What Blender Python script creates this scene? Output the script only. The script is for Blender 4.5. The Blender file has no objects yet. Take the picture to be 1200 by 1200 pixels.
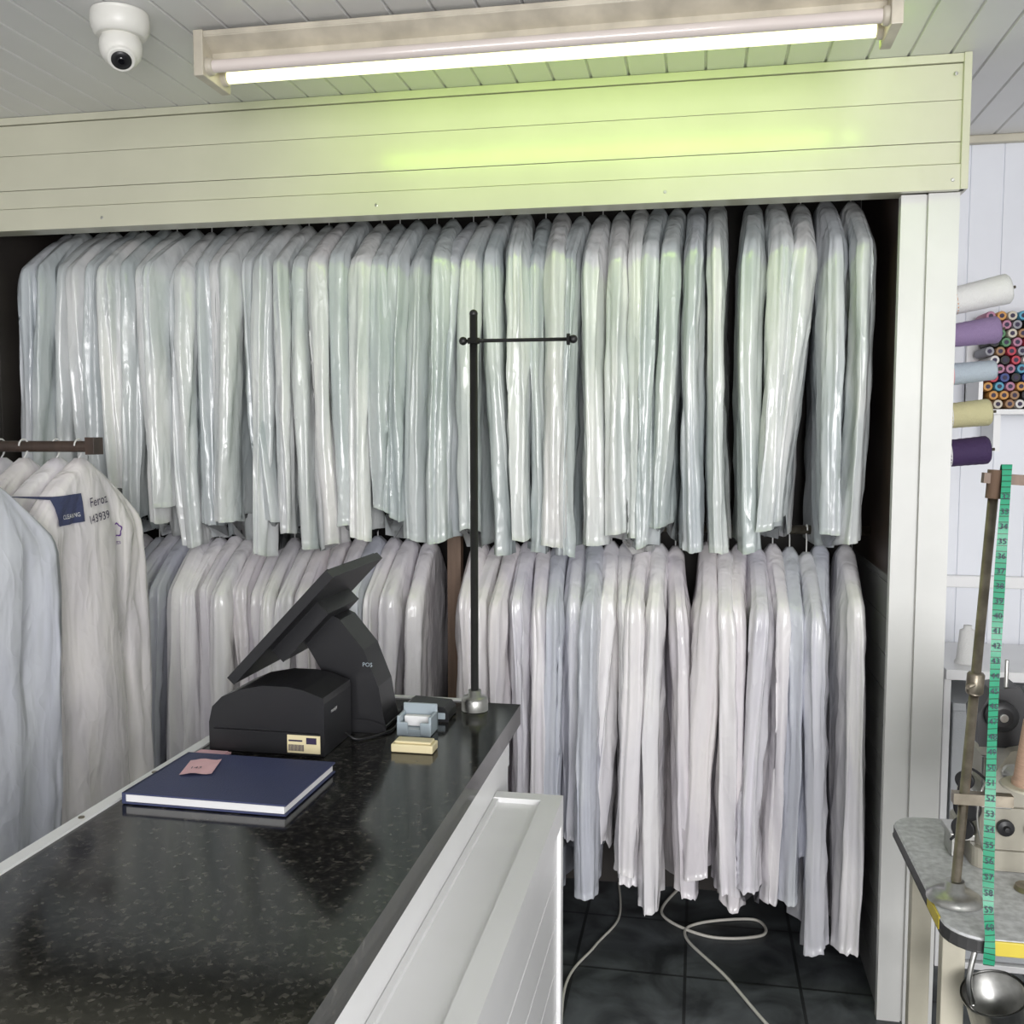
import bpy, math, random
from mathutils import Vector, Matrix, noise
from mathutils.bvhtree import BVHTree
random.seed(7)
ZC=1.6; CEIL=2.55
bpy.context.scene.view_settings.view_transform='Standard'

# ------------------------------------------------------------ materials
def new_mat(name):
    m=bpy.data.materials.new(name); m.use_nodes=True
    nt=m.node_tree; b=nt.nodes['Principled BSDF']
    return m,nt,b
def mat(name,col,rough=.5,metal=0.,var=0.,scale=8.,bump=0.,bscale=40.,coat=0.,emit=None,es=0.,alpha=1.,stretch=None,trans=0.):
    m,nt,b=new_mat(name)
    b.inputs['Base Color'].default_value=(*col,1); b.inputs['Roughness'].default_value=rough
    b.inputs['Metallic'].default_value=metal; b.inputs['Coat Weight'].default_value=coat
    b.inputs['Transmission Weight'].default_value=trans
    if emit: b.inputs['Emission Color'].default_value=(*emit,1); b.inputs['Emission Strength'].default_value=es
    if alpha<1: b.inputs['Alpha'].default_value=alpha
    tc=nt.nodes.new('ShaderNodeTexCoord'); mp=nt.nodes.new('ShaderNodeMapping')
    nt.links.new(tc.outputs['Object'],mp.inputs['Vector'])
    if stretch: mp.inputs['Scale'].default_value=stretch
    if var>0:
        n=nt.nodes.new('ShaderNodeTexNoise'); n.inputs['Scale'].default_value=scale; n.inputs['Detail'].default_value=5
        nt.links.new(mp.outputs[0],n.inputs['Vector'])
        r=nt.nodes.new('ShaderNodeValToRGB'); nt.links.new(n.outputs['Fac'],r.inputs[0])
        r.color_ramp.elements[0].position=.3; r.color_ramp.elements[1].position=.7
        r.color_ramp.elements[0].color=(*[max(0,c*(1-var)) for c in col],1)
        r.color_ramp.elements[1].color=(*[min(1,c*(1+var*.5)) for c in col],1)
        nt.links.new(r.outputs[0],b.inputs['Base Color'])
    if bump>0:
        n=nt.nodes.new('ShaderNodeTexNoise'); n.inputs['Scale'].default_value=bscale; n.inputs['Detail'].default_value=3
        nt.links.new(mp.outputs[0],n.inputs['Vector'])
        bp=nt.nodes.new('ShaderNodeBump'); bp.inputs['Strength'].default_value=bump; bp.inputs['Distance'].default_value=.005
        nt.links.new(n.outputs['Fac'],bp.inputs['Height']); nt.links.new(bp.outputs[0],b.inputs['Normal'])
    return m

def bag_mat(name,cols,inner):
    m,nt,b=new_mat(name); N=nt.nodes; L=nt.links
    geo=N.new('ShaderNodeNewGeometry')
    rp=N.new('ShaderNodeValToRGB'); rp.color_ramp.interpolation='CONSTANT'
    e=rp.color_ramp.elements
    while len(e)<len(cols): e.new(.5)
    for i,c in enumerate(cols):
        e[i].position=i/len(cols); e[i].color=(*c,1)
    L.new(geo.outputs['Random Per Island'],rp.inputs[0])
    tc=N.new('ShaderNodeTexCoord')
    mp=N.new('ShaderNodeMapping'); mp.inputs['Scale'].default_value=(1,1,.3); L.new(tc.outputs['Object'],mp.inputs[0])
    n1=N.new('ShaderNodeTexNoise'); n1.inputs['Scale'].default_value=8; n1.inputs['Detail'].default_value=2; n1.inputs['Distortion'].default_value=.5
    L.new(mp.outputs[0],n1.inputs['Vector'])
    r1=N.new('ShaderNodeValToRGB'); r1.color_ramp.elements[0].position=.36; r1.color_ramp.elements[1].position=.64
    r1.color_ramp.elements[0].color=(1,1,1,1); r1.color_ramp.elements[1].color=(*inner,1)
    L.new(n1.outputs['Fac'],r1.inputs[0])
    mx=N.new('ShaderNodeMixRGB'); mx.blend_type='MULTIPLY'; mx.inputs[0].default_value=1
    L.new(rp.outputs[0],mx.inputs[1]); L.new(r1.outputs[0],mx.inputs[2]); L.new(mx.outputs[0],b.inputs['Base Color'])
    b.inputs['Roughness'].default_value=.19; b.inputs['Specular IOR Level'].default_value=.65
    mp2=N.new('ShaderNodeMapping'); mp2.inputs['Scale'].default_value=(1,1,.20); mp2.inputs['Rotation'].default_value=(.10,.08,0); L.new(tc.outputs['Object'],mp2.inputs[0])
    n2=N.new('ShaderNodeTexNoise'); n2.inputs['Scale'].default_value=20; n2.inputs['Detail'].default_value=1.5; n2.inputs['Distortion'].default_value=.8
    L.new(mp2.outputs[0],n2.inputs['Vector'])
    mp3=N.new('ShaderNodeMapping'); mp3.inputs['Scale'].default_value=(1,1,.6); mp3.inputs['Rotation'].default_value=(.5,.3,0); L.new(tc.outputs['Object'],mp3.inputs[0])
    n3=N.new('ShaderNodeTexNoise'); n3.inputs['Scale'].default_value=22; n3.inputs['Detail'].default_value=1; n3.inputs['Distortion'].default_value=.4
    L.new(mp3.outputs[0],n3.inputs['Vector'])
    ab=N.new('ShaderNodeMath'); ab.operation='SUBTRACT'; ab.inputs[1].default_value=.5; L.new(n3.outputs['Fac'],ab.inputs[0])
    ab2=N.new('ShaderNodeMath'); ab2.operation='ABSOLUTE'; L.new(ab.outputs[0],ab2.inputs[0])
    ad=N.new('ShaderNodeMath'); ad.operation='MULTIPLY_ADD'; ad.inputs[1].default_value=-.8
    L.new(ab2.outputs[0],ad.inputs[0]); L.new(n2.outputs['Fac'],ad.inputs[2])
    bp=N.new('ShaderNodeBump'); bp.inputs['Strength'].default_value=.40; bp.inputs['Distance'].default_value=.014
    L.new(ad.outputs[0],bp.inputs['Height']); L.new(bp.outputs[0],b.inputs['Normal'])
    return m

def granite():
    m,nt,b=new_mat('black_granite'); N=nt.nodes; L=nt.links
    tc=N.new('ShaderNodeTexCoord')
    v=N.new('ShaderNodeTexVoronoi'); v.inputs['Scale'].default_value=190; L.new(tc.outputs['Object'],v.inputs['Vector'])
    n=N.new('ShaderNodeTexNoise'); n.inputs['Scale'].default_value=60; n.inputs['Detail'].default_value=4; L.new(tc.outputs['Object'],n.inputs['Vector'])
    r=N.new('ShaderNodeValToRGB'); L.new(n.outputs['Fac'],r.inputs[0])
    r.color_ramp.elements[0].position=.42; r.color_ramp.elements[0].color=(.12,.12,.12,1)
    r.color_ramp.elements[1].position=.66; r.color_ramp.elements[1].color=(1,1,1,1)
    r2=N.new('ShaderNodeValToRGB'); L.new(v.outputs['Color'],r2.inputs[0])
    r2.color_ramp.elements[0].position=.40; r2.color_ramp.elements[0].color=(.08,.08,.08,1)
    r2.color_ramp.elements[1].position=.95; r2.color_ramp.elements[1].color=(1,1,1,1)
    mu=N.new('ShaderNodeMath'); mu.operation='MULTIPLY'; L.new(r.outputs[0],mu.inputs[0]); L.new(r2.outputs[0],mu.inputs[1])
    mx=N.new('ShaderNodeMixRGB'); mx.inputs[1].default_value=(.006,.006,.006,1); mx.inputs[2].default_value=(.10,.093,.08,1)
    L.new(mu.outputs[0],mx.inputs[0]); L.new(mx.outputs[0],b.inputs['Base Color'])
    b.inputs['Roughness'].default_value=.12; b.inputs['Specular IOR Level'].default_value=.45
    return m

def slate():
    m,nt,b=new_mat('slate_floor_tiles'); N=nt.nodes; L=nt.links
    tc=N.new('ShaderNodeTexCoord')
    mp=N.new('ShaderNodeMapping'); mp.inputs['Location'].default_value=(.02,.13,0); L.new(tc.outputs['Object'],mp.inputs[0])
    br=N.new('ShaderNodeTexBrick'); br.offset=0; br.inputs['Scale'].default_value=1; br.inputs['Brick Width'].default_value=.33; br.inputs['Row Height'].default_value=.33
    br.inputs['Mortar Size'].default_value=.005; br.inputs['Color1'].default_value=(1,1,1,1); br.inputs['Color2'].default_value=(.7,.7,.7,1); br.inputs['Mortar'].default_value=(.25,.25,.25,1)
    L.new(mp.outputs[0],br.inputs['Vector'])
    n=N.new('ShaderNodeTexNoise'); n.inputs['Scale'].default_value=6; n.inputs['Detail'].default_value=8; n.inputs['Distortion'].default_value=.8; L.new(tc.outputs['Object'],n.inputs['Vector'])
    r=N.new('ShaderNodeValToRGB'); L.new(n.outputs['Fac'],r.inputs[0])
    r.color_ramp.elements[0].position=.35; r.color_ramp.elements[0].color=(.032,.036,.039,1)
    r.color_ramp.elements[1].position=.70; r.color_ramp.elements[1].color=(.14,.155,.165,1)
    mx=N.new('ShaderNodeMixRGB'); mx.blend_type='MULTIPLY'; mx.inputs[0].default_value=1
    L.new(r.outputs[0],mx.inputs[1]); L.new(br.outputs['Color'],mx.inputs[2]); L.new(mx.outputs[0],b.inputs['Base Color'])
    bp=N.new('ShaderNodeBump'); bp.inputs['Strength'].default_value=.25; bp.inputs['Distance'].default_value=.003
    L.new(n.outputs['Fac'],bp.inputs['Height']); L.new(bp.outputs[0],b.inputs['Normal'])
    b.inputs['Roughness'].default_value=.5
    return m

def island_mat(name,cols,rough=.6):
    m,nt,b=new_mat(name); N=nt.nodes; L=nt.links
    geo=N.new('ShaderNodeNewGeometry'); rp=N.new('ShaderNodeValToRGB'); rp.color_ramp.interpolation='CONSTANT'
    e=rp.color_ramp.elements
    while len(e)<len(cols): e.new(.5)
    for i,c in enumerate(cols): e[i].position=i/len(cols); e[i].color=(*c,1)
    L.new(geo.outputs['Random Per Island'],rp.inputs[0]); L.new(rp.outputs[0],b.inputs['Base Color'])
    b.inputs['Roughness'].default_value=rough
    return m

def tape_mat():
    m,nt,b=new_mat('green_tape_measure'); N=nt.nodes; L=nt.links
    tc=N.new('ShaderNodeTexCoord'); sp=N.new('ShaderNodeSeparateXYZ'); L.new(tc.outputs['Object'],sp.inputs[0])
    a=N.new('ShaderNodeMath'); a.operation='MODULO'; a.inputs[1].default_value=.01; L.new(sp.outputs['Z'],a.inputs[0])
    c=N.new('ShaderNodeMath'); c.operation='LESS_THAN'; c.inputs[1].default_value=.0016; L.new(a.outputs[0],c.inputs[0])
    mx=N.new('ShaderNodeMixRGB'); mx.inputs[1].default_value=(.02,.28,.15,1); mx.inputs[2].default_value=(.01,.06,.03,1)
    L.new(c.outputs[0],mx.inputs[0]); L.new(mx.outputs[0],b.inputs['Base Color']); b.inputs['Roughness'].default_value=.4
    return m

M={}
M['pvc']=mat('cream_pvc_cladding',(.60,.59,.47),.20,var=.07,scale=3,bump=.05,bscale=9)
M['pvcw']=mat('white_pvc_cladding',(.82,.82,.82),.3,var=.05,scale=4)
M['ceil']=mat('ceiling_pvc_planks',(.74,.74,.73),.35,var=.05,scale=3)
M['wallp']=mat('white_wall_planks',(.78,.80,.85),.4,var=.05,scale=3)
M['wall']=mat('painted_wall',(.72,.72,.71),.6,var=.06,scale=3)
M['post']=mat('post_trim_pvc',(.70,.70,.68),.35,var=.06,scale=5)
M['darkwood']=mat('dark_wood',(.055,.035,.026),.4,var=.4,scale=6,stretch=(8,8,.6))
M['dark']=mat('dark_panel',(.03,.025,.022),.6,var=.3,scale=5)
M['brown']=mat('brown_wood_post',(.17,.11,.075),.5,var=.25,scale=10,stretch=(6,6,.6))
M['granite']=granite(); M['slate']=slate()
M['black']=mat('black_plastic',(.014,.014,.016),.38,var=.1)
M['blackm']=mat('matte_black_metal',(.012,.012,.012),.45,var=.2,scale=40)
M['glassb']=mat('black_screen_glass',(.006,.006,.008),.06)
M['steel']=mat('brushed_steel',(.5,.5,.48),.3,1,var=.15,scale=60)
M['oldsteel']=mat('aged_steel',(.33,.29,.23),.4,1,var=.4,scale=30)
M['chrome']=mat('white_coated_wire',(.75,.75,.74),.3,0,var=.05)
M['navy']=mat('navy_cover',(.045,.055,.13),.55,bump=.2,bscale=300,var=.1)
M['paper']=mat('white_paper',(.8,.8,.8),.7,var=.04,scale=100,stretch=(1,1,30))
M['pink']=mat('pink_paper',(.80,.50,.53),.7,var=.08,scale=30)
M['beige']=mat('beige_plastic',(.76,.67,.42),.4,var=.06)
M['greyp']=mat('grey_blue_clear_plastic',(.36,.42,.46),.2,var=.05)
M['tube']=mat('lit_fluorescent_tube',(1,1,.8),.4,emit=(1,1,.50),es=2.0)
M['tubeoff']=mat('unlit_tube_glass',(.74,.66,.62),.15,var=.04)
M['lampbody']=mat('aged_cream_enamel',(.60,.55,.45),.35,var=.25,scale=12)
M['camw']=mat('cctv_white_plastic',(.78,.77,.72),.35,var=.05)
M['cream']=mat('cream_metal',(.55,.52,.42),.45,var=.15)
M['machine']=mat('olive_grey_enamel',(.36,.34,.28),.35,var=.2,scale=12)
M['tabletop']=mat('grey_table_laminate',(.58,.59,.60),.4,var=.3,scale=70)
M['edge']=mat('dark_table_edge',(.05,.05,.05),.5,var=.3)
M['yellow']=mat('yellow_tape',(.65,.52,.06),.5,var=.1)
M['cable']=mat('white_cable_rubber',(.66,.64,.58),.5,var=.05)
M['greybox']=mat('grey_storage_fabric',(.50,.52,.54),.7,var=.1,bump=.2,bscale=200)
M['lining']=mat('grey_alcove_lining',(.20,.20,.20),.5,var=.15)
M['ink']=mat('dark_ink',(.03,.02,.06),.6,var=.1)
M['inkp']=mat('purple_ink',(.12,.03,.25),.6,var=.1)
M['tape']=tape_mat()
M['thread']=island_mat('thread_colours',[(.5,.05,.08),(.05,.08,.25),(.6,.55,.45),(.02,.02,.02),(.45,.2,.3),(.1,.25,.12),(.6,.3,.08),(.3,.3,.33),(.7,.68,.65),(.25,.08,.3),(.1,.35,.5),(.35,.2,.1)])
M['bagU']=bag_mat('plastic_bag_cool',[(.68,.70,.70),(.79,.79,.79),(.61,.64,.65),(.82,.82,.81),(.66,.68,.71),(.75,.76,.76),(.63,.66,.66),(.80,.78,.78)],(.76,.80,.81))
M['bagL']=bag_mat('plastic_bag_warm',[(.84,.80,.81),(.77,.75,.79),(.88,.85,.86),(.64,.66,.71),(.84,.80,.80),(.90,.88,.88),(.75,.75,.79),(.86,.82,.83)],(.86,.86,.90))

# ------------------------------------------------------------ mesh builder
class MB:
    def __init__(s): s.v=[];s.f=[];s.m=[];s.s=[]
    def add(s,verts,faces,m=0,smooth=False):
        o=len(s.v); s.v+= [tuple(p) for p in verts]
        for f in faces: s.f.append(tuple(i+o for i in f)); s.m.append(m); s.s.append(smooth)
    def box(s,x0,x1,y0,y1,z0,z1,m=0,R=None,C=(0,0,0)):
        vs=[Vector((x,y,z)) for z in (z0,z1) for y in (y0,y1) for x in (x0,x1)]
        if R is not None: vs=[R@p+Vector(C) for p in vs]
        s.add(vs,[(0,2,3,1),(4,5,7,6),(0,1,5,4),(2,6,7,3),(0,4,6,2),(1,3,7,5)],m)
    def lathe(s,prof,o,ax=(0,0,1),n=28,m=0,smooth=True,caps=True):
        ax=Vector(ax).normalized(); o=Vector(o)
        t=Vector((1,0,0)) if abs(ax.x)<.9 else Vector((0,1,0))
        a=ax.cross(t).normalized(); b=ax.cross(a)
        vs=[]
        for r,h in prof:
            for k in range(n):
                an=2*math.pi*k/n; vs.append(o+ax*h+(a*math.cos(an)+b*math.sin(an))*r)
        fs=[]
        for i in range(len(prof)-1):
            for k in range(n):
                k2=(k+1)%n; fs.append((i*n+k,i*n+k2,(i+1)*n+k2,(i+1)*n+k))
        base=len(s.v); s.add(vs,fs,m,smooth)
        if caps:
            s.f.append(tuple(base+k for k in range(n))); s.m.append(m); s.s.append(False)
            q=(len(prof)-1)*n+base; s.f.append(tuple(q+k for k in range(n))); s.m.append(m); s.s.append(False)
    def cyl(s,p0,p1,r0,r1=None,n=20,m=0):
        p0=Vector(p0);p1=Vector(p1); r1=r0 if r1 is None else r1
        s.lathe([(r0,0),(r1,(p1-p0).length)],p0,p1-p0,n,m)
    def sphere(s,c,r,m=0,n=20,sc=(1,1,1)):
        k=len(s.v); s.lathe([(max(1e-4,r*math.sin(math.pi*i/12)),-r*math.cos(math.pi*i/12)) for i in range(13)],c,(0,0,1),n,m)
        if sc!=(1,1,1):
            for i in range(k,len(s.v)):
                p=s.v[i]; s.v[i]=tuple(c[j]+(p[j]-c[j])*sc[j] for j in range(3))
    def tube(s,pts,r,n=7,m=0):
        pts=[Vector(p) for p in pts]; vs=[];fs=[]
        up=Vector((0,0,1)); pa=None
        for i,p in enumerate(pts):
            d=(pts[min(i+1,len(pts)-1)]-pts[max(i-1,0)]).normalized()
            if pa is None:
                a=d.cross(up); a=a if a.length>.05 else d.cross(Vector((1,0,0)))
            else: a=pa-d*pa.dot(d)
            a.normalize(); pa=a; b=d.cross(a)
            for k in range(n):
                an=2*math.pi*k/n; vs.append(p+(a*math.cos(an)+b*math.sin(an))*r)
        for i in range(len(pts)-1):
            for k in range(n):
                k2=(k+1)%n; fs.append((i*n+k,i*n+k2,(i+1)*n+k2,(i+1)*n+k))
        fs.append(tuple(range(n))); fs.append(tuple((len(pts)-1)*n+k for k in range(n)))
        s.add(vs,fs,m,True)
    def prism(s,poly,y0,y1,m=0,smooth=False,axis='y'):
        def P(a,b,t):
            return (a,t,b) if axis=='y' else ((t,a,b) if axis=='x' else (a,b,t))
        n=len(poly)
        vs=[P(a,b,y0) for a,b in poly]+[P(a,b,y1) for a,b in poly]
        base=len(s.v)
        s.add(vs,[(i,(i+1)%n,n+(i+1)%n,n+i) for i in range(n)],m,smooth)
        for o in (0,n):
            s.f.append(tuple(base+o+k for k in range(n))); s.m.append(m); s.s.append(False)
    def planks(s,O,U,V,N,ul,vl,pitch,g=.004,d=.005,m=0):
        O=Vector(O);U=Vector(U);V=Vector(V);N=Vector(N); pr=[]; u=0
        while u<ul-1e-4:
            u1=min(u+pitch,ul); pr+=[(u,-d),(u+g*.5,-d),(u+g,0),(u1-g*.5,0)]; 
            pr.append((u1,-d)); u=u1
        vs=[];fs=[]
        for a,b in pr:
            p=O+U*a+N*b; vs+=[p,p+V*vl]
        for i in range(len(pr)-1): fs.append((2*i,2*i+1,2*i+3,2*i+2))
        s.add(vs,fs,m)
    def obj(s,name,mats,bevel=0,parent=None,seg=2):
        me=bpy.data.meshes.new(name); me.from_pydata(s.v,[],s.f); 
        for k in mats: me.materials.append(M[k] if isinstance(k,str) else k)
        for i,p in enumerate(me.polygons): p.material_index=s.m[i]; p.use_smooth=s.s[i]
        me.update()
        ob=bpy.data.objects.new(name,me); bpy.context.scene.collection.objects.link(ob)
        if bevel:
            b=ob.modifiers.new('bevel','BEVEL'); b.width=bevel; b.segments=seg; b.limit_method='ANGLE'; b.angle_limit=math.radians(40)
        if parent: ob.parent=parent
        return ob

def text_geo(txt,size):
    c=bpy.data.curves.new('t','FONT'); c.body=txt; c.size=size; c.align_x='LEFT'; c.resolution_u=2
    o=bpy.data.objects.new('t',c); bpy.context.scene.collection.objects.link(o)
    dg=bpy.context.evaluated_depsgraph_get(); me=o.evaluated_get(dg).to_mesh()
    v=[(p.co.x,p.co.y) for p in me.vertices]; f=[tuple(p.vertices) for p in me.polygons]
    o.evaluated_get(dg).to_mesh_clear(); bpy.data.objects.remove(o); bpy.data.curves.remove(c)
    return v,f

# ------------------------------------------------------------ room shell
XL,XR,YB,YF=-2.6,2.3,3.45,-2.4
b=MB(); b.box(XL,XR,YF,YB,-.05,0); b.obj('floor',['slate'])
b=MB(); b.planks((XL,YF,CEIL),(1,0,0),(0,1,0),(0,0,-1),XR-XL,YB-YF,.1,g=.006,d=.006,m=0); b.box(XL,XR,YF,YB,CEIL+.01,CEIL+.06,1); b.obj('ceiling',['ceil','wall'])
b=MB(); b.box(XL,XR,YB,YB+.06,0,CEIL+.01,1); b.planks((.64,YB-.008,0),(1,0,0),(0,0,1),(0,-1,0),XR-.64,CEIL,.1,g=.003,d=.004,m=0); b.obj('wall_back',['wallp','wall'])
b=MB(); b.box(XL-.06,XL,YF,YB+.06,0,CEIL); b.obj('wall_left',['wall'])
b=MB(); b.box(XR,XR+.06,YF,YB+.06,0,CEIL); b.obj('wall_right',['wall'])
b=MB(); b.box(XL,XR,YF-.06,YF,0,.45); b.box(XL,XR,YF-.06,YF,2.35,CEIL); b.box(XL,-2.2,YF-.06,YF,.45,2.35); b.box(2.0,XR,YF-.06,YF,.45,2.35); b.obj('wall_front',['wall'])
b=MB()
for x in (-2.2,-.8,.6,1.95): b.box(x,x+.05,YF-.05,YF-.01,.45,2.35)
b.box(-2.2,2,YF-.05,YF-.01,.45,.5); b.box(-2.2,2,YF-.05,YF-.01,2.3,2.35); b.obj('window_1',['pvcw'])
b=MB(); b.box(.66,XR,YB-.035,YB-.008,2.525,CEIL); b.obj('trim_1',['cream'],.004)
b=MB(); b.box(.66,XR,YB-.03,YB-.008,1.10,1.14); b.obj('trim_2',['pvcw'],.004)

# alcove: partition, posts, fascia
PF=2.72; AL=-2.20
b=MB()
b.box(.50,.56,PF,2.75,0,2.215,0); b.box(.565,.64,PF-.008,2.75,0,2.215,0); b.box(.56,.565,PF+.006,2.75,0,2.215,0)
b.box(.60,.64,2.801,YB-.01,0,CEIL,1); b.box(.60,.64,2.75,2.801,0,2.215,1)
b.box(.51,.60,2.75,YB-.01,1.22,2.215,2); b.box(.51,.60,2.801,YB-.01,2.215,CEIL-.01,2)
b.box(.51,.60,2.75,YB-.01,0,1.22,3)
b.planks((.508,2.75,0),(0,0,1),(0,1,0),(-1,0,0),1.22,.68,.1,m=3)
b.obj('wall_alcove_right',['post','pvcw','darkwood','lining'],.003)
b=MB()
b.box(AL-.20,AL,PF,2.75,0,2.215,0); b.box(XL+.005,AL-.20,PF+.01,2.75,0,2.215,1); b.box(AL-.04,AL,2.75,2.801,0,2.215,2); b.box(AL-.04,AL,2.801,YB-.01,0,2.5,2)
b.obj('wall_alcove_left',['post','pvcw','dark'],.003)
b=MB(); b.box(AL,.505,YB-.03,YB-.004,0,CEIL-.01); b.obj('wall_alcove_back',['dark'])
b=MB()
x0,x1=XL+.005,.645; yf=2.695
b.box(x0,x1,yf+.012,2.80,2.225,CEIL-.002,0)
b.box(x0,x1,yf-.006,yf+.012,CEIL-.022,CEIL-.001,0)
b.box(x0,x1-.01,yf,yf+.012,2.438,2.526,0)
b.box(x0,x1-.01,yf-.001,yf+.012,2.336,2.4365,0)
b.box(x0,x1-.01,yf,yf+.012,2.282,2.3345,0)
b.box(x0,x1,yf-.008,yf+.012,2.216,2.279,0)
b.box(x1-.012,x1+.006,yf-.012,2.80,2.216,CEIL-.001,0)
for x in (-1.75,-.9,-.1): b.cyl((x,yf-.008,2.243),(x,yf-.0095,2.243),.004,n=10,m=1)
for z in (2.24,2.50): b.cyl((x1-.03,yf-.008,z),(x1-.03,yf-.0098,z),.004,n=10,m=1)
b.obj('fascia_board',['pvc','steel'],.002)
b=MB(); b.box(-.80,-.755,3.07,3.11,0,1.33); b.box(-.80,-.755,3.11,YB-.03,1.27,1.33); b.obj('rail_support_post',['brown'],.002)

# ------------------------------------------------------------ garments
def garment(mb,cx,cy,zt,zb,W,T,seed,sway=0.,m=0,rail=None,yaw=0.,hm=1,drop=.11,pull=.85,flare=-.06):
    nu=60; rows=[]
    rows.append((zt+.028,.012,.010,0)); rows.append((zt+.012,.035,.022,0))
    K=9
    for i in range(K+1):
        k=i/K; rows.append((zt-drop*k**1.15, .05+(W-.05)*k**.90, .028+(T*pull-.028)*k, .0))
    rows.append((zt-drop-.016,W*1.0+.006,T*.95,.1)); rows.append((zt-drop-.042,W+.009,T*1.02,.4))
    NB=32; zs=zt-drop-.07
    for i in range(NB+1):
        k=i/NB; rows.append((zs+(zb-zs)*k, W+.008+.012*math.sin(k*2.6)-.02*k, T*(1.04+flare*k), min(1,.5+k*2)))
    s1=seed*13.37; H=zt-zb
    sl=random.uniform(-.06,.05); bl=random.uniform(-.05,.03)
    tw=random.uniform(-.02,.02); yl=random.uniform(-.02,.02)
    f2=random.uniform(6,9); gl=random.uniform(.7,1.4)
    vs=[]
    cyw,syw=math.cos(yaw),math.sin(yaw)
    for ri,(z,w,t,dn) in enumerate(rows):
        k=max(0,min(1,(zt-z)/H))
        for j in range(nu):
            th=2*math.pi*j/nu; c=math.cos(th); s=math.sin(th)
            cc=math.copysign(abs(c)**.60,c); ss=math.copysign(abs(s)**.72,s)
            ac=abs(cc)
            dog=1 if dn==0 else 1-dn*(.42*math.exp(-((ac-.52)/.16)**2)) 
            inner=1-.2*dn*(1-ac)
            y=w*cc; x=t*ss*dog*inner
            amp=min(1,k*5)
            bend=(.008+.028*k)*noise.noise(Vector((y*4+s1,z*1.0,s1)))*min(1,k*5)
            side=1 if s>0 else -1
            sd=1.3 if s>0 else 4.1
            cr=noise.noise(Vector((cc*3.0+s1+k*.6,z*.9,sd+s1)))
            rid=1-abs(noise.noise(Vector((cc*f2+s1*2+k*1.2,z*1.2,sd+s1*.3))))*3.2
            dg=1-abs(noise.noise(Vector((cc*5+z*6+s1,z*2.2-cc*3,sd+s1))))*4
            e=abs(s)**.5
            x+=bend+side*e*amp*(.020*cr*gl+.012*max(-.6,rid)*gl+.003*max(-1,dg))
            fe=noise.noise(Vector((ss*2.6+s1,z*1.0,cc)))
            fe2=1-abs(noise.noise(Vector((ss*3.0+z*1.5,z*1.8+s1,cc+5))))*3
            fe3=1-abs(noise.noise(Vector((ss*2.2+s1*.7,z*.8+s1,cc+9))))*3.5
            y+=math.copysign(1,cc)*amp*(.020*fe+.005*max(-1,fe2)+.012*max(-1,fe3))*ac
            x+=sway*k**1.3+tw*k*cc
            y+=yl*k
            z2=z
            if k>.5:
                q=((k-.5)/.5)**2
                z2+=q*(sl*(1 if ac>.6 else 0)*(1 if cc<0 else .6)+bl*(1 if ac<=.6 else 0)+.02*noise.noise(Vector((cc*3+s1,ss*.5,0)))+.15*(x-sway)*math.sin(s1))
            vs.append((cx+x*cyw-y*syw,cy+x*syw+y*cyw,z2))
    fs=[]
    R=len(rows)
    for i in range(R-1):
        for j in range(nu):
            j2=(j+1)%nu; fs.append((i*nu+j,(i+1)*nu+j,(i+1)*nu+j2,i*nu+j2))
    fs.append(tuple(range(nu))); fs.append(tuple((R-1)*nu+j for j in range(nu)))
    mb.add(vs,fs,m,True)
    if rail is not None:
        pts=[(cx,cy,zt+.01),(cx,cy,rail-.028),(cx,cy+.006,rail-.022)]
        for a in range(-60,200,26):
            an=math.radians(a); pts.append((cx,cy+.0185*math.cos(an),rail+.0185*math.sin(an)))
        mb.tube(pts,.0022,5,hm)

# upper row
RY=3.10; mb=MB(); x=-2.135; i=0
xs=[]
while x<.078: xs.append(x); x+=random.uniform(.055,.065)
xs+=[.148,.210,.285,.356,.425]
for i,x in enumerate(xs):
    zb=1.305+random.uniform(-.035,.03)
    if x<-1.6: zb+=.04*((i*7)%3)
    W=.240+random.uniform(-.018,.014); zt=2.262+random.uniform(-.016,.010); y=RY+random.uniform(-.025,.02); yw=random.uniform(-.07,.07)
    garment(mb,x,y,zt,zb,W,random.uniform(.031,.040) if x<.1 else random.uniform(.034,.040),i+1,random.uniform(-.03,.02),rail=2.345,yaw=yw,drop=.125,pull=.9)
mb.obj('hanging_bagged_garments',['bagU','chrome'])
b=MB(); b.cyl((AL+.001,RY,2.345),(.508,RY,2.345),.015); b.obj('clothes_rail',['steel'])
# lower rows
LZ=1.312
def lower(xa,xb,step,zlo,zhi,seed):
    mb=MB(); x=xa; i=0
    while x<=xb:
        garment(mb,x,RY+random.uniform(-.03,.025),LZ-.078+random.uniform(-.016,.010),random.uniform(zlo,zhi),.235+random.uniform(-.022,.014),random.uniform(.029,.040),seed+i,random.uniform(-.028,.028),rail=LZ,yaw=random.uniform(-.08,.08),drop=.125,flare=.08); i+=1
        x+=random.uniform(step*.88,step*1.12)
    return mb
lower(-2.10,-.855,.056,.30,.42,100).obj('hanging_bagged_garments',['bagL','chrome'])
mb=lower(-.695,-.03,.053,.20,.34,200)
mb.obj('hanging_bagged_garments',['bagL','chrome'])
mb=lower(.03,.372,.048,.14,.34,300)
garment(mb,.438,RY,LZ-.07,.15,.24,.036,377,.0,rail=LZ)
mb.obj('hanging_bagged_garments',['bagL','chrome'])
b=MB(); b.cyl((AL+.001,RY-.0,LZ),(-.801,RY,LZ),.014); b.obj('clothes_rail',['oldsteel'])
b=MB(); b.cyl((-.754,RY,LZ),(.508,RY,LZ),.014); b.obj('clothes_rail',['oldsteel'])

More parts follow.
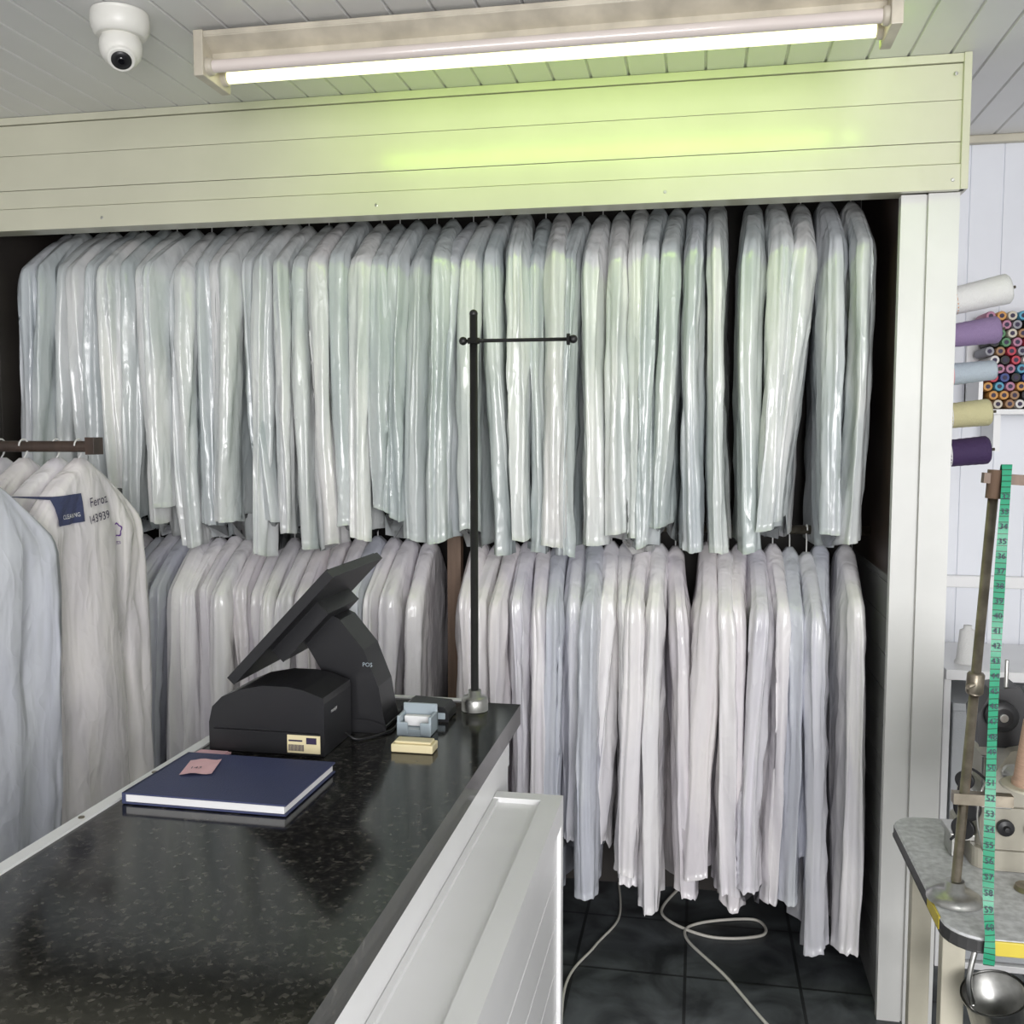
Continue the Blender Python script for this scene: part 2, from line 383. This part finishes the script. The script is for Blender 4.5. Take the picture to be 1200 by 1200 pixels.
# staff-side rack, with tags
mb=MB()
for i,(x,y,yw) in enumerate([(-1.53,2.22,.06),(-1.60,2.23,-.03),(-1.67,2.20,.03),(-1.75,2.22,.0),(-1.83,2.22,.05)]):
    garment(mb,x,y,1.515,.68+.03*i,.235,.036,500+i,.02,rail=1.572,yaw=yw,drop=.13)
for i,(x,y,yw) in enumerate([(-1.50,1.80,-.05),(-1.58,1.80,.05),(-1.68,1.80,0)]):
    garment(mb,x,y,1.50,.62+.04*i,.215,.040,600+i,.02,rail=1.572,yaw=yw,drop=.13)
bv=BVHTree.FromPolygons([Vector(p) for p in mb.v],[f for f in mb.f])
def decal(v2,f2,y0,z0,rot,m,off=.004):
    ca,sa=math.cos(rot),math.sin(rot); out=[]
    for (a,c) in v2:
        y=y0+a*ca-c*sa; z=z0+a*sa+c*ca
        xx=None
        for dy in (0,.004,-.004):
            for dz in (0,.004,-.004):
                h=bv.ray_cast(Vector((-1.2,y+dy,z+dz)),Vector((-1,0,0)))
                if h[0] is not None: xx=h[0].x if xx is None else max(xx,h[0].x)
        out.append(((xx if xx is not None else -1.5)+off,y,z))
    mb.add(out,f2,m)
def gridp(w,h,n=10):
    v=[(w*i/n,h*j/n) for j in range(n+1) for i in range(n+1)]
    f=[(j*(n+1)+i,j*(n+1)+i+1,(j+1)*(n+1)+i+1,(j+1)*(n+1)+i) for j in range(n) for i in range(n)]
    return v,f
v,f=gridp(.11,.07); decal(v,f,2.06,1.385,.03,2)
v,f=text_geo('CLEANING',.015); decal(v,f,2.08,1.40,.03,3,.006)
v,f=text_geo('Feroz',.034); decal(v,f,2.20,1.420,.12,4)
v,f=text_geo('143939',.030); decal(v,f,2.19,1.378,.12,4)
def ring(r,r2,n=20):
    v=[];f=[]
    for k in range(n):
        a=2*math.pi*k/n; rr=1+.15*math.sin(a*5)
        v+=[(r*rr*math.cos(a),r*rr*math.sin(a)),(r2*rr*math.cos(a),r2*rr*math.sin(a))]
    for k in range(n):
        j=(k+1)%n; f.append((2*k,2*k+1,2*j+1,2*j))
    return v,f
v,f=ring(.014,.018); decal(v,f,2.325,1.352,0,5)
v,f=text_geo('shirts',.016); decal(v,f,2.30,1.315,0,5)
for (x,y) in ((-1.60,2.27),(-1.67,2.25),(-1.75,2.27)):
    R=Matrix.Rotation(-.35,3,'X')
    mb.box(-.0006,.0006,0,.085,-.055,0,3,R,(x+.028,y,1.518)); mb.box(-.0009,.0009,.01,.075,-.045,-.025,2,R,(x+.028,y,1.518))
mb.obj('hanging_bagged_garments',['bagL','chrome','navy','paper','ink','inkp'])
b=MB()
b.cyl((XL+.001,2.22,1.572),(-1.50,2.22,1.572),.014,m=0); b.box(-1.50,-1.475,2.20,2.24,1.552,1.595,1)
b.cyl((XL+.001,1.80,1.572),(-1.45,1.80,1.572),.014,m=0)
b.lathe([(.035,0),(.035,.01)],(XL+.001,2.22,1.572),(1,0,0),m=1); b.lathe([(.035,0),(.035,.01)],(XL+.001,1.80,1.572),(1,0,0),m=1)
b.obj('wall_mounted_clothes_rail',['darkwood','darkwood'],.001)

# ------------------------------------------------------------ counter
CT=1.0; CY0=-.9
b=MB()
b.box(-.93,-.385,CY0,2.12,.955,CT,0)
b.box(-.952,-.93,CY0,2.125,.95,CT+.004,1); b.box(-.952,-.50,2.12,2.133,.95,CT+.0035,1)
b.box(-.93,-.41,CY0+.01,2.10,0,.955,2)
b.planks((-.409,CY0+.01,.86),(0,0,1),(0,1,0),(1,0,0),.095,3.0,.095,m=2)
b.box(-.41,-.285,CY0+.01,1.955,0,.842,2)
b.planks((-.276,CY0+.01,0),(0,0,1),(0,1,0),(1,0,0),.80,2.86,.1,m=2)
b.box(-.31,-.268,CY0,1.940,.80,.853,1); b.box(-.409,-.398,CY0,1.940,.83,.850,1); b.box(-.409,-.268,1.940,1.975,.80,.8525,1)
b.box(-.409,-.268,1.945,1.975,0,.80,1)
for k in range(8): b.cyl((-.941,.5+k*.21,CT+.004),(-.941,.5+k*.21,CT+.0055),.005,n=10,m=3)
b.obj('service_counter',['granite','pvcw','pvcw','oldsteel'],.003)

# POS terminal
e=bpy.data.objects.new('pos_terminal',None); bpy.context.scene.collection.objects.link(e)
def tilt(p0,p1,y0,y1,th,mb,m):
    d=Vector((p1[0]-p0[0],0,p1[1]-p0[1])).normalized(); n=Vector((d.z,0,-d.x))
    q=[(p0[0],p0[1]),(p1[0],p1[1]),(p1[0]+n.x*th,p1[1]+n.z*th),(p0[0]+n.x*th,p0[1]+n.z*th)]
    mb.prism(q,y0,y1,m)
b=MB(); tilt((-.895,1.130),(-.690,1.345),1.74,2.04,.018,b,0)
tilt((-.8965,1.1315),(-.6925,1.3455),1.755,2.025,.0015,b,1)
tilt((-.83,1.175),(-.735,1.275),1.80,1.98,.034,b,0)
b.obj('screen',['black','glassb'],.005,e)
b=MB()
out=[(-.80,1.215),(-.765,1.245),(-.715,1.225),(-.665,1.165),(-.635,1.09),(-.625,1.03),(-.62,1.012),(-.62,1.002),(-.80,1.002),(-.80,1.015),(-.715,1.02),(-.715,1.06),(-.735,1.11),(-.765,1.16)]
b.prism(out,1.86,1.97,0)
b.obj('stand',['black'],.008,e,3)
b=MB(); b.prism([(-.84,1.002),(-.615,1.002),(-.62,1.014),(-.65,1.022),(-.82,1.02)],1.855,1.99,0)
v,f=text_geo('POS',.012); b.add([(-.662+p[0],1.8585,1.135+p[1]) for p in v],f,1)
b.obj('base',['black','greyp'],.005,e)

# receipt printer
b=MB()
pr=[(-.912,1.001),(-.912,1.055),(-.905,1.085),(-.885,1.105),(-.85,1.120),(-.80,1.130),(-.75,1.130),(-.72,1.125),(-.70,1.118),(-.682,1.112),(-.68,1.10),(-.68,1.001)]
b.prism(pr,1.695,1.84,0)
b.box(-.90,-.69,1.688,1.70,1.005,1.045,0)
b.box(-.75,-.685,1.6865,1.6885,1.008,1.042,1)
for k in range(14): b.box(-.747+k*.0022,-.7458+k*.0022,1.6858,1.6866,1.012,1.024,2)
b.box(-.712,-.692,1.6858,1.6866,1.026,1.038,2); b.box(-.747,-.72,1.6858,1.6866,1.030,1.033,2)
v,f=text_geo('receipt',.011); b.add([(-.6795,1.73+p[0],1.075+p[1]) for p in v],f,3)
b.obj('receipt_printer',['black','beige','ink','paper'],.006)

# book
b=MB(); R=Matrix.Rotation(-.01,3,'Z')
b.box(-.142,.142,-.105,.105,.000,.003,0,R,(-.772,1.515,1.001)); b.box(-.140,.138,-.102,.102,.003,.016,1,R,(-.772,1.515,1.001)); b.box(-.142,.142,-.105,.105,.016,.019,0,R,(-.772,1.515,1.001)); b.box(-.144,-.138,-.105,.105,0,.019,0,R,(-.772,1.515,1.001))
b.obj('ledger_book',['navy','paper'],.001)
b=MB(); v,f=gridp(.055,.075,6)
R2=Matrix.Rotation(.25,3,'Z')
b.add([R2@Vector((p[0],p[1],.0015+.003*math.sin(p[0]*70)**2))+Vector((-.865,1.50,1.0205)) for p in v],f,0,True); 
vv,ff=text_geo('143',.014); b.add([R2@Vector((p[0]+.012,p[1]+.02,.0055))+Vector((-.865,1.50,1.0205)) for p in vv],ff,1)
b.obj('pink_sticky_note',['pink','ink'])
b=MB(); b.box(-.925,-.86,1.625,1.68,1.001,1.004,0); b.box(-.92,-.865,1.63,1.678,1.004,1.006,0); b.obj('pink_paper_slip',['pink'])

# small counter things
b=MB(); b.box(-.567,-.485,1.745,1.785,1.001,1.017,0); b.box(-.562,-.49,1.75,1.78,1.017,1.022,0); b.obj('stamp_pad',['beige'],.004,seg=3)
b=MB(); b.prism([(-.585,1.001),(-.52,1.001),(-.52,1.012),(-.585,1.012)],1.85,1.90,0)
b.box(-.588,-.582,1.85,1.905,1.001,1.04,0); b.box(-.523,-.517,1.85,1.905,1.001,1.04,0); b.box(-.588,-.517,1.895,1.902,1.001,1.055,0); b.box(-.588,-.565,1.848,1.853,1.001,1.028,0); b.box(-.54,-.517,1.848,1.853,1.001,1.028,0)
b.box(-.58,-.525,1.875,1.89,1.013,1.034,1)
b.obj('business_card_holder',['greyp','paper'],.002)
b=MB(); b.prism([(-.61,1.001),(-.51,1.001),(-.51,1.018),(-.52,1.03),(-.60,1.034),(-.61,1.028)],1.955,2.03,0); b.box(-.54,-.515,1.952,1.956,1.006,1.02,1)
b.obj('card_payment_terminal',['black','greyp'],.004)
b=MB()
b.lathe([(.029,0),(.029,.022),(.026,.03),(.014,.031),(.014,.045)],(-.475,2.055,1.001),n=32,m=1)
b.cyl((-.475,2.055,1.03),(-.475,2.055,1.855),.0085,m=0); b.sphere((-.475,2.055,1.857),.009,0)
b.tube([(-.50,2.055,1.80),(-.26,2.055,1.80)],.004,10,0)
b.sphere((-.498,2.055,1.80),.009,0); b.sphere((-.262,2.055,1.80),.009,0); b.lathe([(.013,-.006),(.013,.006)],(-.475,2.055,1.80),(0,0,1),m=0)
b.lathe([(.012,-.003),(.012,.003)],(-.272,2.055,1.80),(1,0,0),m=0)
b.obj('counter_pole_stand',['blackm','steel'])
def spline(P,n=8):
    P=[Vector(p) for p in P]; out=[]
    for i in range(len(P)-1):
        p0=P[max(i-1,0)];p1=P[i];p2=P[i+1];p3=P[min(i+2,len(P)-1)]
        for k in range(n):
            t=k/n; out.append(.5*((2*p1)+(-p0+p2)*t+(2*p0-5*p1+4*p2-p3)*t*t+(-p0+3*p1-3*p2+p3)*t**3))
    out.append(P[-1]); return out
b=MB(); b.tube(spline([(-.677,1.80,1.015),(-.65,1.80,1.004),(-.608,1.86,1.004),(-.606,1.92,1.004),(-.60,1.95,1.01)]),.0025); b.obj('black_power_cable',['black'])

# ------------------------------------------------------------ ceiling items
b=MB()
xa,xb=-1.165,.385; LY=2.292
b.box(xa,xb,2.238,2.272,2.487,CEIL-.006,0)
b.prism([(2.195,2.530),(2.238,2.505),(2.272,2.505),(2.325,2.530),(2.325,2.543),(2.195,2.543)],xa,xb,0,axis='x')
for x in (xa,xb):
    sx=1 if x==xa else -1
    b.box(x-.012,x+.012,2.19,2.33,2.44,CEIL-.006,0)
    for y in (2.218,LY): b.lathe([(.020,0),(.020,.010),(.016,.014)],(x+sx*.012,y,2.468),(sx,0,0),m=0)
    b.box(x-.03*1,x+.03,2.30,2.34,2.53,2.544,0)
b.cyl((xa+.024,LY,2.468),(xb-.024,LY,2.468),.0145,m=1)
b.cyl((xa+.024,2.218,2.468),(xb-.024,2.218,2.468),.0145,m=2)
b.obj('fluorescent_batten_light',['lampbody','tube','tubeoff'],.002)
b=MB(); o=(-1.30,2.09,CEIL-.001)
b.lathe([(.062,0),(.064,.01),(.064,.03),(.058,.045),(.052,.052)],o,(0,0,-1),n=36,m=0)
c=Vector((-1.30,2.09,CEIL-.075)); b.sphere(tuple(c),.047,0,28)
d=Vector((.35,-.55,-.8)).normalized()
b.lathe([(.030,.038),(.031,.046),(.027,.050)],c,d,m=0); b.lathe([(.022,.0495),(.022,.051),(.010,.052)],c,d,m=1); b.lathe([(.009,.05),(.007,.055)],c,d,m=2)
b.obj('dome_security_camera',['camw','black','glassb'])

# ------------------------------------------------------------ right side: threads, cabinet, sewing
def cone(p,d,L,r0,r1,key,tip=None):
    b=MB(); d=Vector(d).normalized(); p=Vector(p)
    b.cyl(p,p+d*(L+.015),.004,m=1,n=10)
    pr=[(r0*.8,.008),(r0,.012)]
    for i in range(1,12): 
        t=i/12; pr.append((r0+(r1-r0)*t+.0007*(i%2),.012+(L-.02)*t))
    pr+=[(r1,L-.006),(r1*.85,L)]
    b.lathe(pr,p,d,24,0)
    b.lathe([(r0*.92,.0),(r0*1.03,.03)],p,d,20,2)
    return b.obj('thread_cone',[key,'oldsteel',tip or 'paper'])
cols=[('tw',(.80,.80,.78)),('tp',(.28,.20,.36)),('tb',(.45,.52,.58)),('ty',(.60,.56,.32)),('td',(.05,.025,.09)),('to',(.75,.3,.03))]
for k,c in cols: M[k]=mat('thread_'+k,c,.7,bump=.5,bscale=200,stretch=(4,1,1))
for (z,k,L,r0,r1,y,dz) in [(1.955,'tw',.17,.036,.040,2.86,.22),(1.865,'tp',.145,.030,.036,2.86,.13),(1.762,'tb',.14,.030,.026,2.86,.1),(1.650,'ty',.13,.033,.036,2.86,.1),(1.548,'td',.13,.036,.038,2.86,.1)]:
    cone((.6405,y,z),(1,0,dz),L,r0,r1,k,{'tw':'to','tb':'pink'}.get(k))
b=MB(); X0,X1=.845,1.75; Z0,Z1=1.68,1.945
b.box(X0,X1,3.27,YB-.013,Z0-.015,Z0,0); b.box(X0,X0+.012,3.27,YB-.013,Z0,Z0+.12,0); b.box(X1-.012,X1,3.27,YB-.013,Z0,Z1,0)
b.box(X0,X1,3.425,YB-.013,Z0,Z1,0)
b.box(.90,.92,3.30,YB-.013,1.55,Z0-.015,0); b.box(1.5,1.52,3.30,YB-.013,1.55,Z0-.015,0)
r=.0155; row=0; z=Z0+r+.001
while z<Z1+.03:
    x=X0+.014+r+(r if row%2 else 0)
    while x<X1-.012-r:
        yy=3.275+random.uniform(0,.01)
        b.lathe([(r*.85,0),(r*.95,.003),(r*.95,.12)],(x,yy,z),(0,1,0),12,1)
        b.lathe([(r*.45,-.001),(r*.45,.0)],(x,yy,z),(0,1,0),8,2)
        x+=2*r+.0005
    row+=1; z+=2*r*.87
b.obj('thread_spool_shelf',['pvcw','thread','ink'])

b=MB(); 
b.box(.72,2.0,3.02,YB-.015,.885,.915,0)
for x in (.72,1.345,1.98): b.box(x,x+.02,3.04,YB-.015,0,.885,0)
b.box(.74,1.98,3.04,YB-.015,.42,.44,0); b.box(.74,1.98,3.04,YB-.015,0,.02,0); b.box(.74,1.98,YB-.03,YB-.015,0,.885,0)
b.obj('storage_cabinet',['pvcw'],.002)
for xx in (.75,1.375):
    for z in (.445,.025):
        b=MB(); hh=.36 if z>.1 else .33
        b.box(xx,xx+.58,3.05,3.40,z,z+hh,0); b.box(xx+.25,xx+.33,3.042,3.05,z+.22,z+.25,1); b.box(xx-.002,xx+.582,3.045,3.402,z+hh-.02,z+hh+.005,0); b.obj('fabric_storage_box',['greybox','ink'],.006)
b=MB(); b.lathe([(.034,0),(.034,.006),(.03,.01),(.022,.10),(.012,.105),(.012,.115)],(.80,3.12,.9155),m=0); b.obj('thread_cone',['tw'])

# sewing table
b=MB()
def rr(x0,x1,y0,y1,r,n=6):
    P=[]
    for cx,cy,a in ((x0+r,y0+r,180),(x1-r,y0+r,270),(x1-r,y1-r,0),(x0+r,y1-r,90)):
        for k in range(n+1):
            t=math.radians(a+90*k/n); P.append((cx+r*math.cos(t),cy+r*math.sin(t)))
    return P
b.prism(rr(.425,1.50,1.70,2.24,.06),.735,.756,1,axis='z'); b.prism(rr(.427,1.498,1.702,2.238,.06),.756,.760,0,axis='z')
for (x,y) in ((.47,1.86),(.47,2.12),(1.42,1.86),(1.42,2.12)):
    b.box(x-.02,x+.02,y-.015,y+.015,.0,.735,2)
for x in (.47,1.42): b.box(x-.025,x+.025,1.78,2.2,.0,.04,2); b.box(x-.02,x+.02,1.875,2.105,.69,.735,2)
b.box(.49,1.40,1.98,2.0,.30,.34,2)
b.box(.4235,.428,1.77,1.86,.733,.7585,3); b.box(.485,.55,1.698,1.703,.733,.7585,3)
b.obj('sewing_table',['tabletop','edge','cream','yellow'],.002)

# overlock machine
b=MB()
b.prism(rr(.535,.90,1.98,2.20,.03),.761,.80,0,axis='z'); b.prism(rr(.545,.89,1.99,2.19,.03),.80,.882,0,axis='z')
b.prism([(.575,.88),(.575,.95),(.60,.99),(.66,1.005),(.80,1.01),(.86,.99),(.88,.93),(.88,.88)],2.0,2.17,0)
b.box(.545,.60,1.985,2.15,.882,.892,2); b.box(.50,.55,2.02,2.10,.80,.812,3); b.box(.505,.515,2.03,2.09,.762,.80,3)
b.tube([(.56,2.03,.97),(.56,2.03,.89)],.005,8,3); b.box(.55,.575,2.015,2.045,.89,.896,3)
b.lathe([(.02,0),(.026,.004),(.026,.014),(.02,.018)],(.532,2.02,.87),(-.6,-1,0),m=1); b.lathe([(.018,0),(.022,.004),(.022,.014)],(.528,2.03,.825),(-.6,-1,0),m=1)
b.lathe([(.014,0),(.018,.004),(.018,.012)],(.525,2.02,.925),(-.6,-1,0),m=1)
b.tube(spline([(.56,2.0,.93),(.52,1.99,.955),(.505,2.0,.89),(.525,2.01,.84),(.50,2.02,.80)]),.003,6,1)
b.tube(spline([(.57,2.0,.95),(.54,1.97,.92),(.535,1.97,.86),(.55,1.975,.80)]),.0025,6,3)
for k in range(4):
    x=.60+k*.045; b.lathe([(.016,0),(.018,.003),(.008,.008),(.018,.012),(.012,.018),(.005,.03)],(x,2.0,.95),(0,-1,0),m=3,n=18)
for k in range(3): b.lathe([(.014,0),(.016,.004),(.016,.01),(.006,.012),(.005,.02)],(.59+k*.05,1.99,.845),(0,-1,0),m=1,n=18)
b.prism([(.55,.99),(.545,1.05),(.57,1.10),(.62,1.11),(.645,1.06),(.645,.99)],2.03,2.12,1)
b.lathe([(.018,0),(.03,.004),(.03,.02),(.018,.026)],(.585,2.03,1.055),(0,-1,0),m=1); b.lathe([(.008,0),(.008,.03)],(.585,2.03,1.055),(0,-1,0),m=2)
b.lathe([(.012,0),(.05,.004),(.055,.02),(.05,.036),(.012,.04)],(.89,2.07,.93),(1,0,0),m=1)
b.tube([(.60,2.05,1.10),(.60,2.05,1.16)],.004,8,3); b.lathe([(.055,0),(.055,.006)],(.72,2.08,1.012),m=3)
b.obj('overlock_sewing_machine',['machine','black','steel','steel'],.004)
M['tcone']=mat('beige_thread',(.50,.33,.24),.7,var=.15,scale=60,stretch=(1,1,8))
b=MB(); c0=(.610,1.905,.955)
b.lathe([(.036,.005),(.036,.012),(.033,.016),(.020,.125),(.012,.13),(.01,.14)],c0,m=0); b.lathe([(.052,0),(.056,.002),(.052,.005)],c0,m=1); b.cyl((c0[0],c0[1],.761),(c0[0],c0[1],1.11),.004,m=2); b.lathe([(.025,0),(.022,.008)],(c0[0],c0[1],.761),m=2)
b.obj('thread_cone_stand',['tcone','cream','oldsteel'])

# thread stand pole
b=MB(); P0=Vector((.466,1.84,.761)); P1=Vector((.508,1.84,1.54))
b.lathe([(.048,0),(.048,.006),(.036,.014),(.018,.018),(.016,.035)],P0,(0,0,1),32,1)
b.cyl(P0+Vector((0,0,.01)),P1,.0085,m=0)
dd=(P1-P0).normalized()
b.lathe([(.012,-.02),(.015,-.016),(.015,.016),(.012,.02)],P0+dd*.40,dd,16,0); b.cyl(P0+dd*.40+Vector((0,-.005,0)),P0+dd*.40+Vector((-.02,-.03,0)),.004,m=0)
b.lathe([(.013,-.03),(.013,.02)],P0+dd*.76,dd,16,2)
b.box(-.02,.20,-.009,.009,-.009,.009,2,Matrix.Rotation(.06,3,'Y'),P0+dd*.765)
b.box(-.02,.08,-.010,.010,-.010,.010,0,Matrix.Rotation(.0,3,'Y'),P0+dd*.19)
for x in (.10,.18): b.tube(spline([P1+Vector((x,0,-.01)),P1+Vector((x,0,.02)),P1+Vector((x+.015,0,.03)),P1+Vector((x+.02,0,.015))]),.002,6,0)
b.obj('thread_stand',['oldsteel','steel','brown'])
# tape measure
b=MB(); pts=spline([(.524,1.853,1.49),(.524,1.851,1.53),(.524,1.84,1.545),(.522,1.825,1.53),(.510,1.80,1.35),(.498,1.765,1.10),(.488,1.72,.85),(.486,1.692,.765),(.485,1.690,.72)],10)
vs=[];n=len(pts)
for i,p in enumerate(pts):
    tw=.003*math.sin(i*.35); vs+=[p+Vector((-.0085,tw,0)),p+Vector((.0085,-tw,0))]
b.add(vs,[(2*i,2*i+1,2*i+3,2*i+2) for i in range(n-1)],0,True)
def at(z):
    for i in range(20,n-1):
        if pts[i].z>=z>=pts[i+1].z:
            t=(pts[i].z-z)/(pts[i].z-pts[i+1].z+1e-9); return pts[i].lerp(pts[i+1],t)
    return pts[-1]
for k in range(29):
    z=1.49-k*.0254; v,f=text_geo(str(32+k),.014)
    out=[]
    for a,c in v:
        q=at(z+c); out.append((q.x-.007+a,q.y-.0035,z+c))
    b.add(out,f,1)
b.obj('tape_measure',['tape','ink'])
# saucepan hanging below table
b=MB(); c=Vector((.530,1.775,.585)); ax=Vector((.25,.2,-.9)).normalized()
b.lathe([(.052,-.05),(.050,-.05),(.046,.04),(.03,.052),(.001,.052)],c,ax,32,0,caps=False); b.lathe([(.055,-.052),(.055,-.047),(.05,-.047),(.048,.038),(.03,.049),(.001,.049)],c,ax,32,0,caps=False)
b.tube(spline([c+Vector((-.05,-.02,.03)),c+Vector((-.06,-.03,.08)),c+Vector((-.045,-.02,.146))]),.005,8,0)
b.obj('steel_saucepan',['steel'])

# floor cables
b=MB()
b.tube(spline([(-.05,3.40,.006),(-.1,3.2,.006),(.05,3.08,.006),(.22,3.12,.006),(.20,3.22,.006),(.02,3.16,.006),(-.02,3.06,.006),(.10,2.85,.006),(.22,2.60,.006),(.36,2.40,.006),(.41,2.2,.006),(.42,1.9,.006)],12),.005)
b.tube(spline([(-.26,3.40,.006),(-.24,3.15,.006),(-.30,2.95,.006),(-.36,2.70,.006),(-.30,2.2,.006)],12),.004)
b.obj('white_power_cable',['cable'])

# ------------------------------------------------------------ lights, world
def area(name,loc,size,sy,energy,col,target):
    l=bpy.data.lights.new(name,'AREA'); l.shape='RECTANGLE'; l.size=size; l.size_y=sy; l.energy=energy; l.color=col
    o=bpy.data.objects.new(name,l); bpy.context.scene.collection.objects.link(o); o.location=loc
    o.rotation_euler=(Vector(target)-Vector(loc)).to_track_quat('-Z','Y').to_euler(); return o
area('window_daylight',(.9,-2.36,1.5),2.0,1.7,160,(1,.99,.995),(-.3,3,1.2))
area('fluorescent_tube_glow',(-.28,2.310,2.468),1.45,.02,1.9,(.55,1,.02),(-.28,2.7,2.32))
w=bpy.data.worlds.new('world'); w.use_nodes=True; bpy.context.scene.world=w
w.node_tree.nodes['Background'].inputs[0].default_value=(.97,.97,1,1); w.node_tree.nodes['Background'].inputs[1].default_value=1.0

# ------------------------------------------------------------ camera
cam=bpy.data.cameras.new('camera'); co=bpy.data.objects.new('camera',cam); bpy.context.scene.collection.objects.link(co)
cam.sensor_width=36; cam.lens=36*1150/1200; cam.clip_start=.02
co.location=(0,0,ZC); psi=math.radians(10.8); p=math.radians(4.47)
F=Vector((-math.sin(psi)*math.cos(p),math.cos(psi)*math.cos(p),-math.sin(p)))
co.rotation_euler=F.to_track_quat('-Z','Y').to_euler()
bpy.context.scene.camera=co
